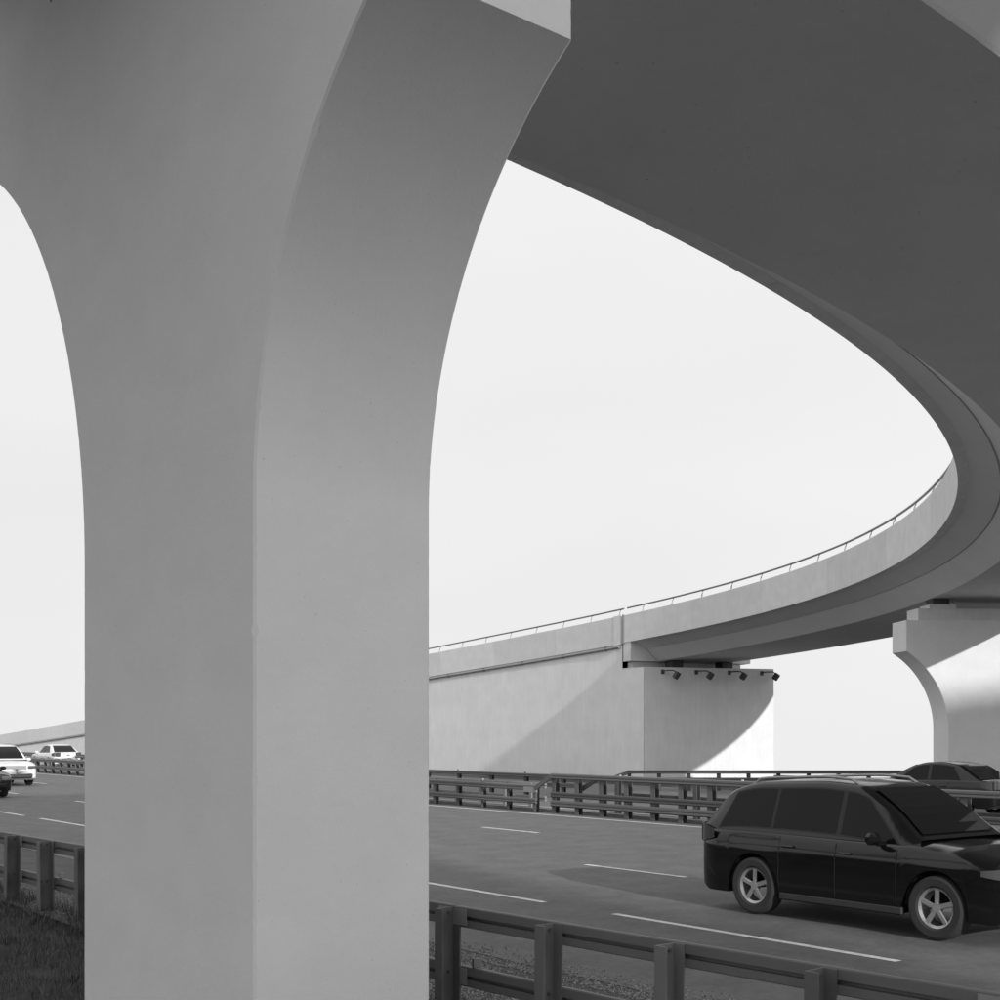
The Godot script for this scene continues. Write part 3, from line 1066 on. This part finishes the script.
func build_ramp() -> void:
	var o := thing("ramp_bridge", "curved concrete box girder ramp bridge sweeping overhead round to the far retaining wall", "bridge")
	var g := [Vector2(-3.80, 1.0), Vector2(-3.62, 0.945), Vector2(-3.60, 0.93), Vector2(-2.92, 0.615), Vector2(-2.915, 0.65), Vector2(-2.87, 0.65), Vector2(-2.865, 0.592), Vector2(-2.235, 0.03), Vector2(-2.20, 0.0),
		Vector2(2.29, 0.0), Vector2(2.325, 0.03), Vector2(2.865, 0.592), Vector2(2.87, 0.65), Vector2(2.915, 0.65), Vector2(2.92, 0.615), Vector2(3.60, 0.93), Vector2(3.62, 0.945), Vector2(3.80, 1.0), Vector2(3.45, 1.24), Vector2(-3.45, 1.24)]
	# the underside between the outer lips and the girder's top
	var sp := -85.0
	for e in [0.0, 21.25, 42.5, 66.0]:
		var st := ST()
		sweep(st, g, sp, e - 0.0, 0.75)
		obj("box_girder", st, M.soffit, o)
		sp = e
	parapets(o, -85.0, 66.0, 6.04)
	# road on the deck
	var st := ST()
	sweep(st, [Vector2(-3.44, 1.245), Vector2(3.44, 1.245), Vector2(3.44, 1.30), Vector2(-3.44, 1.30)], -85, 66, 1.5)
	obj("deck_surface", st, M.rail_dark, o)
	handrail(o, -20.0, 65.9, 2.55)
	# end wall closing the girder under the wings at the joint
	for side in [-1.0, 1.0]:
		st = ST()
		var d := []
		for v in [Vector2(2.15, 0.0), Vector2(3.86, 0.0), Vector2(3.86, 0.94), Vector2(3.62, 0.95), Vector2(2.9, 0.61), Vector2(2.3, 0.05)]:
			d.append(Vector2(v.x * side, v.y))
		if side < 0:
			d.reverse()
		sweep(st, d, 65.35, 65.99, 0.3)
		obj("end_diaphragm", st, M.para[0], o)
		st = ST()
		sweep(st, [Vector2(3.9 * side, 0.9), Vector2(3.93 * side, 0.9), Vector2(3.93 * side, 2.34), Vector2(3.9 * side, 2.34)], 65.86, 66.0, 0.2)
		obj("joint_cover", st, M.galv, o)
	# approach ramp on walls
	var r := thing("approach_ramp", "long pale concrete retaining wall ramp descending beside the motorway to ground level", "ramp")
	for side in [-1.0, 1.0]:
		st = ST()
		var n := 60
		for i in n:
			var u := lerpf(66.12, 186.0, i / float(n))
			var v := lerpf(66.12, 186.0, (i + 1) / float(n))
			var P := []
			for e in [[u, 0], [u, 1], [v, 1], [v, 0]]:
				var t := R(e[0], 3.82 * side, 0.90)
				var b := t
				b.y = minf(-0.5, t.y - 0.3)
				P.append(t if e[1] == 1 else b)
			quad(st, P[0], P[1], P[2], P[3])
		obj("wall_face", st, M.wall, r)
	# wall continues under the end of the deck to the abutment corner
	st = ST()
	for i in 4:
		var P := []
		for e in [[i, 0], [i, 1], [i + 1, 1], [i + 1, 0]]:
			var t := R(lerpf(64.27, 66.12, e[0] / 4.0), -3.82, -0.43)
			if e[1] == 0:
				t.y = -0.5
			P.append(t)
		quad(st, P[0], P[1], P[2], P[3])
	obj("wall_face", st, M.wall, r)
	parapets(r, 66.12, 186.0, 6.0, 0.90)
	st = ST()
	sweep(st, [Vector2(-3.58, 0.70), Vector2(3.58, 0.70), Vector2(3.58, 1.27), Vector2(-3.58, 1.27)], 66.12, 186, 3.0)
	obj("ramp_surface", st, M.rail_dark, r)
	st = ST()
	sweep(st, [Vector2(-3.9, 0.86), Vector2(-3.92, 0.86), Vector2(-3.92, 2.34), Vector2(-3.9, 2.34)], 66.13, 66.75, 0.3)
	obj("joint_cover", st, M.para[2], r)
	handrail(r, 66.2, 150.0, 2.55)
	# conduit along the wall under the parapet
	st = ST()
	var pts := []
	for i in 90:
		pts.append(R(66.3 + i * 1.3, -3.90, 0.76))
	tube(st, pts, 0.06, 8)
	obj("conduit", st, M.galv, r)
	for i in 22:
		st = ST()
		var s := 67.5 + i * 3.9
		bbox(st, R(s, -3.87, 0.76), Vector3(0.16, 0.17, 0.06), 0.0, Basis(Vector3.UP, -head(s)))
		obj("conduit_bracket", st, M.rail_dark, r)

func build_abutment() -> void:
	var c1 := R(64.25, -3.80, 0)
	var c2 := W(13.85, 66.8, 0)
	var o := thing("bridge_abutment", "pale concrete bridge abutment with floodlights where the ramp meets its wall", "abutment")
	var top := hb(64.5) - 0.42
	c1.y = 0
	c2.y = 0
	var back1 := R(66.45, -3.80, 0)
	back1.y = 0
	var back2 := R(66.12, 3.6, 0)
	back2.y = 0
	var out := [Vector2(c1.x, c1.z), Vector2(c2.x, c2.z), Vector2(back2.x + 0.35, back2.z), Vector2(back1.x, back1.z)]
	var st := ST()
	extrude(st, out, -0.6, top, Transform3D(Basis(Vector3(1, 0, 0), Vector3(0, 0, 1), Vector3(0, 1, 0)), Vector3.ZERO))
	obj("stem", st, M.abut, o)
	# back wall behind the bearings, up to the deck end
	st = ST()
	sweep(st, [Vector2(-3.5, -0.42), Vector2(3.5, -0.42), Vector2(3.5, -0.02), Vector2(-3.5, -0.02)], 65.7, 66.11, 0.3)
	obj("back_wall", st, M.soffit, o)
	for k in [-1.5, 1.7]:
		st = ST()
		var c := R(64.9, k, 0)
		bbox(st, Vector3(c.x, top + 0.2, c.z), Vector3(0.7, 0.38, 0.6), 0.02, Basis(Vector3.UP, -head(64.9)))
		obj("bearing", st, M.bearing, o)

func build_piers() -> void:
	var ang := 0.66902
	var dirx := Vector2(sin(ang), -cos(ang))         # towards the near right end
	var f := pier("tall flared grey pier standing on the grass, filling the foreground", -1.885, 9.8236, dirx, [1.47, 4.4, 3.6, 7.55], [1.4025, 3.146, 3.8014, 6.475], 8.45, hb(0), M.pier, 1.0)
	var st := ST()
	extrude(st, [Vector2(-3.92, 8.452), Vector2(-3.92, 9.15), Vector2(-2.95, 9.15), Vector2(-2.34, 8.62), Vector2(-2.27, 8.452)], -0.66, 0.66)
	obj("stop_block", st, M.pier, f)
	for e in [[42.5, "flared pale pier with a sunlit stripe carrying the far bend of the ramp"], [-42.0, "flared pier carrying the ramp behind the tall foreground pier"], [-80.0, "flared pier at the outer end of the ramp"]]:
		var s: float = e[0]
		var c := R(s, 0, 0)
		var th := head(s)
		var sof := hb(s)
		var E := [1.4025, 3.146, sof - 4.25, sof - 1.58]
		var F := E
		var top := sof - 0.52
		var shelf := 0.0
		if s == 42.5:
			# the far pier stands a little inwards and carries a bearing shelf
			c = R(s, -0.35, 0)
			E = [1.4025, 3.146, sof - 4.50, sof - 1.84]
			F = E
			shelf = 0.42
			top = sof - 0.78
		pier(e[1], c.x, -c.z, Vector2(cos(th), -sin(th)), E, F, top, sof, M.pier_far, 0.3, shelf)

func sunpt(u: float, w: float, h: float) -> Vector3:
	var az := deg_to_rad(SUN_AZ)
	var tx := -sin(az)
	var tz := -cos(az)
	return W(-tz * u + tx * w, tx * u + tz * w, h)
func build_city() -> void:
	# the blocks behind the camera whose shade lies on the foreground pier and the near road
	for e in [[-9.0, 9.6, "tall concrete tower block with rows of windows, far behind the foreground pier's sunny side"], [29.0, 43.0, "tall concrete tower block with rows of windows, far behind the far pier's sunny side"]]:
		var ua: float = e[0]
		var ub: float = e[1]
		var w0 := 110.0
		var hgt := 3.9 + (w0 + 32.0) * tan(deg_to_rad(SUN_EL))
		var c := sunpt((ua + ub) * 0.5, w0 + 6.0, -0.1)
		var ax := (sunpt(ub, w0, 0) - sunpt(ua, w0, 0)).normalized()
		var fr := Transform3D(Basis(ax, Vector3.UP, ax.cross(Vector3.UP)), c)
		var o := thing("tower_block", e[2], "building", fr)
		var wdt := ub - ua
		var st := ST()
		bbox(st, Vector3(0, hgt * 0.5 - 0.25, 0), Vector3(wdt, hgt - 0.1, 12.0), 0.05)
		obj("wall", st, M.facade, o)
		st = ST()
		bbox(st, Vector3(0, hgt - 0.15, 0), Vector3(wdt + 0.3, 0.3, 12.3), 0.02)
		obj("roof", st, M.facade, o)
		for fl in 14:
			var nb := int(wdt / 4.0)
			for k in nb:
				for sg in [-1.0, 1.0]:
					st = ST()
					bbox(st, Vector3(-wdt * 0.5 + (k + 0.5) * wdt / nb, 2.2 + fl * 3.2, sg * 6.0), Vector3(2.6, 1.6, 0.08), 0.02)
					obj("window", st, M.glass, o)

func build_guardrails() -> void:
	# near guardrail, its back to the camera
	var h0 := 0.89
	var a := pix(0, 832.8, h0)
	var b := pix(955, 989.5, h0)
	var dir := (b - a).normalized()
	a -= dir * 14.0
	b += dir * 6.0
	var near := guardrail("two-beam steel guardrail on channel posts at the grass edge beside the foreground pier", a, b, 0.0, [[0.245, 0.41], [0.72, 0.885]], 0.875, 1.2, 0.10, 0.19, -1.0, [M.rail, M.rail], M.post, {"splice": true, "bolts": true, "seg": 4.8})
	for rp in [pix(463, 968, 0.42), pix(81, 876, 0.42)]:
		var sr := ST()
		var xl: float = (rp - a).dot(dir)
		bbox(sr, Vector3(xl, 0.445, -0.11), Vector3(0.022, 0.075, 0.02), 0.003)
		obj("reflector_bracket", sr, M.rail_dark, near)
		sr = ST()
		bbox(sr, Vector3(xl + 0.05, 0.452, -0.112), Vector3(0.07, 0.075, 0.012), 0.003, Basis(Vector3.UP, 0.5))
		obj("reflector", sr, M.galv, near)
	# median: low double rail, then the taller barrier
	var pm := 23.75
	var qt := along(pix(548, 812))
	var ql := 190.0
	guardrail("low galvanised median guardrail with two beams running towards the ramp's low end", V(pm, ql), V(pm, qt + 0.7), 0.0, [[0.20, 0.36], [0.58, 0.75]], 0.72, 1.3, 0.11, 0.14, 1.0, [M.rail, M.rail], [M.rail_dark, M.post[0]], {"seg": 6.5})
	guardrail("low galvanised guardrail with pale posts, back to back with the median guardrail", V(pm + 0.85, ql), V(pm + 0.85, qt + 1.6), 0.0, [[0.20, 0.36], [0.58, 0.75]], 0.72, 1.3, 0.11, 0.14, -1.0, [M.rail_pale, M.rail_pale], [M.rail_pale, M.galv], {"seg": 6.5, "studs": 4, "white": true})
	var tall := guardrail("tall dark three-beam steel median barrier with a sloping end brace", V(pm, qt), V(pm, qt - 34.0), 0.0, [[0.16, 0.34], [0.42, 0.58], [0.94, 1.10]], 1.07, 1.02, 0.16, 0.16, 1.0, [M.rail, M.rail_dark, M.rail], [M.post[2], M.post[0]], {"seg": 5.1})
	for e in [[Vector3(-0.75, 0.62, 0.14), Vector3(0.05, 1.03, 0.14)], [Vector3(0.75, 0.55, -0.16), Vector3(1.75, 1.02, -0.16)]]:
		var st := ST()
		var dv: Vector3 = e[1] - e[0]
		var bx := dv.normalized()
		bbox(st, (e[0] + e[1]) * 0.5, Vector3(dv.length(), 0.13, 0.05), 0.008, Basis(bx, Vector3(0, 0, 1).cross(bx), Vector3(0, 0, 1)))
		obj("brace", st, M.post[2], tall)
	var st2 := ST()
	bbox(st2, Vector3(-0.95, 0.60, 0.13), Vector3(0.62, 0.16, 0.05), 0.01)
	obj("end_plate", st2, M.galv, tall)
	var tb := guardrail("tall steel barrier on the far side of the median, behind the three-beam barrier", V(pm + 0.95, qt - 1.6), V(pm + 0.95, qt - 34.0), 0.0, [[0.42, 0.58], [0.90, 1.04]], 1.0, 1.53, 0.14, 0.14, -1.0, [M.rail_dark, M.rail], [M.post[2]], {"seg": 6.1, "studs": 3, "white": true})
	var _x := tb
	# beyond the side road
	var g2a := pix(428, 769.5, 0.78)
	var g2b := pix(585, 775.6, 0.78)
	var g2d := (g2b - g2a).normalized()
	guardrail("thin grey guardrail on short posts at the foot of the retaining wall", g2a - g2d * 70.0, g2b, 0.0, [[0.34, 0.50], [0.66, 0.79]], 0.77, 2.0, 0.14, 0.12, 1.0, [M.rail, M.rail], [M.rail_dark], {"seg": 8.0, "studs": 2})
	var g3a := pix(628, 770.3, 0.78)
	var g3 := guardrail("grey guardrail in front of the abutment with a ramped down end", g3a, Vector2(24.0, 50.6), 0.0, [[0.34, 0.50], [0.65, 0.79]], 0.77, 1.15, 0.14, 0.12, 1.0, [M.rail, M.rail], [M.rail_dark], {"seg": 6.0})
	var st3 := ST()
	var e0 := Vector3(-1.1, 0.30, 0.09)
	var e1 := Vector3(0.05, 0.72, 0.09)
	var bd := (e1 - e0).normalized()
	bbox(st3, (e0 + e1) * 0.5, Vector3((e1 - e0).length(), 0.14, 0.05), 0.01, Basis(bd, Vector3(0, 0, 1).cross(bd), Vector3(0, 0, 1)))
	obj("end_ramp", st3, M.rail, g3)
func V(p: float, q: float) -> Vector2:
	var v := rd(p, q)
	return Vector2(v.x, -v.z)

func build_vehicles() -> void:
	var f := pix(705, 905)
	var q_tail := along(f)
	vehicle("black five-door SUV with roof rails driving in the near lane", "car", "passenger_car", place_vehicle(13.35, q_tail - 2.28, true), suv_spec(M.car_dark))
	# dark car whose nose enters by the left edge
	var z := 12.9 / (cos(TH) * (6.0 - 500.0) / FPX + sin(TH))
	vehicle("dark saloon car in the near lane behind the black SUV", "car", "passenger_car", place_vehicle(12.9, along(Vector2((6.0 - 500.0) / FPX * z, z)) + 4.4, true), sedan_spec(M.car_dark))
	z = 16.7 / (cos(TH) * (36.0 - 500.0) / FPX + sin(TH))
	vehicle("white five-door SUV with roof rails in the middle lane", "car", "passenger_car", place_vehicle(16.7, along(Vector2((36.0 - 500.0) / FPX * z, z)) + 4.9, true), suv_spec(M.car_white))
	z = 27.0 / (cos(TH) * (56.0 - 500.0) / FPX + sin(TH))
	vehicle("white saloon car on the road beyond the median guardrail", "car", "passenger_car", place_vehicle(27.0, along(Vector2((56.0 - 500.0) / FPX * z, z)), false), sedan_spec(M.car_white))
	vehicle("dark saloon car behind the tall median barrier near the far pier", "car", "passenger_car", place_vehicle(31.8, along(Vector2(12.5, 37.0)), false), sedan_spec(M.car_dark))

func build_floodlights() -> void:
	var c1 := R(64.25, -3.80, 0)
	var c2 := W(13.85, 66.8, 0)
	c1.y = 0
	c2.y = 0
	var ax := (c2 - c1).normalized()
	var outn := ax.cross(Vector3.UP)
	if outn.z < 0:
		outn = -outn
	var fr0 := Basis(ax, Vector3.UP, outn)
	var lamp: Node3D = null
	var ids := ["first", "second", "third", "fourth"]
	var i := 0
	for t in [0.14, 0.395, 0.65, 0.905]:
		var at := c1.lerp(c2, t) + Vector3(0, hb(64.5) - 0.42 - 0.22, 0)
		var lab: String = "small dark floodlight on an arm, %s along the abutment from the retaining wall" % ids[i]
		if lamp == null:
			lamp = thing("floodlight", lab, "floodlight", Transform3D(fr0, at), "floodlights under the deck on the abutment")
			var st := ST()
			bbox(st, Vector3(0, 0, 0.012), Vector3(0.18, 0.22, 0.024), 0.004)
			obj("mounting_plate", st, M.lamp_body, lamp)
			st = ST()
			tube(st, [Vector3(0, 0.03, 0.02), Vector3(0.08, 0.05, 0.35), Vector3(0.30, 0.05, 0.55), Vector3(0.42, -0.02, 0.6)], 0.03, 8)
			obj("arm", st, M.lamp_body, lamp)
			st = ST()
			var b := Basis.from_euler(Vector3(0.5, 0.3, -0.35))
			bbox(st, Vector3(0.46, -0.2, 0.62), Vector3(0.30, 0.36, 0.2), 0.04, b)
			var hs := obj("housing", st, M.lamp_body, lamp)
			st = ST()
			bbox(st, Vector3(0.46, -0.2, 0.62) + b * Vector3(0, 0, -0.105), Vector3(0.24, 0.29, 0.012), 0.003, b)
			obj("lens", st, M.glass, hs)
		else:
			var c := lamp.duplicate() as Node3D
			c.name = numbered("floodlight")
			add_child(c)
			c.transform = Transform3D(fr0, at)
			c.set_meta("label", lab)
		i += 1

func build_small() -> void:
	# gravel verge between carriageway and guardrail
	var stq := ST()
	strip(stq, 5.3, 8.05, -25.0, 45.0, -0.008, 2.5, 5.0)
	structure(obj("verge", stq, M.verge), "bare earth verge between the carriageway and the near guardrail", "ground")
	var stone := ST()
	var pv := [Vector3(1, 0, 0), Vector3(-0.9, 0.1, 0.1), Vector3(0.1, 0.75, 0), Vector3(0, -0.7, 0.1), Vector3(0.1, 0, 0.95), Vector3(-0.1, 0.1, -1.05)]
	for f in [[0, 2, 4], [4, 2, 1], [1, 2, 5], [5, 2, 0], [4, 3, 0], [1, 3, 4], [5, 3, 1], [0, 3, 5]]:
		tri(stone, pv[f[0]], pv[f[2]], pv[f[1]])
	var sm := mesh(stone, M.stone)
	var mm := MultiMesh.new()
	mm.transform_format = MultiMesh.TRANSFORM_3D
	mm.use_colors = true
	mm.mesh = sm
	var n := 170000
	mm.instance_count = n
	for i in n:
		var q := rng.randf_range(-8.0, 20.0)
		var p := rng.randf_range(5.5, 7.9)
		var edge := 7.6 + noi.get_noise_2d(q * 40.0, 3.0) * 0.7
		if p > edge and rng.randf() < 0.8:
			p = rng.randf_range(5.5, 7.2)
		if q > 12.0 and rng.randf() < 0.8:
			q -= 12.0
		if rng.randf() < 0.10:
			p = 7.75 + 0.75 * rng.randf() * rng.randf()
		var r := rng.randf_range(0.006, 0.014) * (1.6 if rng.randf() < 0.05 and p < 7.6 else 1.0)
		var b := Basis.from_euler(Vector3(rng.randf() * TAU, rng.randf() * TAU, rng.randf() * TAU)).scaled(Vector3.ONE * r)
		mm.set_instance_transform(i, Transform3D(b, rd(p, q, (-0.008 if p < 8.05 else 0.0) + r * 0.4)))
		var g := rng.randf_range(0.09, 0.36)
		mm.set_instance_color(i, Color(g, g, g))
	var mi := MultiMeshInstance3D.new()
	mi.name = "gravel"
	mi.multimesh = mm
	add_child(mi)
	tag(mi, "grey gravel strewn along the verge under the near guardrail", "gravel")
	mi.set_meta("kind", "stuff")
	# grass
	var bl := ST()
	for k in 3:
		var y0 := k / 3.0
		var y1 := (k + 1) / 3.0
		var w0 := 0.5 * (1.0 - y0 * 0.75)
		var w1 := 0.5 * (1.0 - y1 * 0.95)
		var b0 := y0 * y0 * 0.35
		var b1 := y1 * y1 * 0.35
		quad(bl, Vector3(-w0 * 0.06, y0, b0), Vector3(w0 * 0.06, y0, b0), Vector3(w1 * 0.06, y1, b1), Vector3(-w1 * 0.06, y1, b1))
	var bm := mesh(bl, M.blade)
	mm = MultiMesh.new()
	mm.transform_format = MultiMesh.TRANSFORM_3D
	mm.use_colors = true
	mm.mesh = bm
	var tr := []
	var tries := 0
	while tr.size() < 150000 and tries < 600000:
		tries += 1
		var q := rng.randf_range(2.0, 34.0)
		var p := 5.75 - 5.2 * pow(rng.randf(), 1.3)
		var clump := noi.get_noise_2d(p * 160.0, q * 160.0)
		if clump < -0.25 and rng.randf() < 0.7:
			continue
		var v := rd(p, q, 0)
		if v.x > 1.0 or absf(v.x) / -v.z > 0.75:
			continue
		var h := rng.randf_range(0.05, 0.12) * (1.0 + clump * 1.2)
		if p > 5.0 and rng.randf() < 0.25:
			h *= 1.7
		var b := Basis(Vector3.UP, rng.randf() * TAU) * Basis(Vector3.RIGHT, rng.randf_range(-0.2, 0.7))
		b = b.scaled(Vector3(h * 1.0, h, h))
		tr.append([Transform3D(b, rd(p, q, terrain(p, q) - 0.004)), clump])
	mm.instance_count = tr.size()
	for i in tr.size():
		mm.set_instance_transform(i, tr[i][0])
		var g: float = rng.randf_range(0.03, 0.085) * (1.0 + tr[i][1] * 0.8)
		if rng.randf() < 0.03:
			g = 0.2
		mm.set_instance_color(i, Color(g, g, g))
	mi = MultiMeshInstance3D.new()
	mi.name = "grass"
	mi.multimesh = mm
	add_child(mi)
	tag(mi, "short dark mown grass beside the foreground pier", "grass")
	mi.set_meta("kind", "stuff")
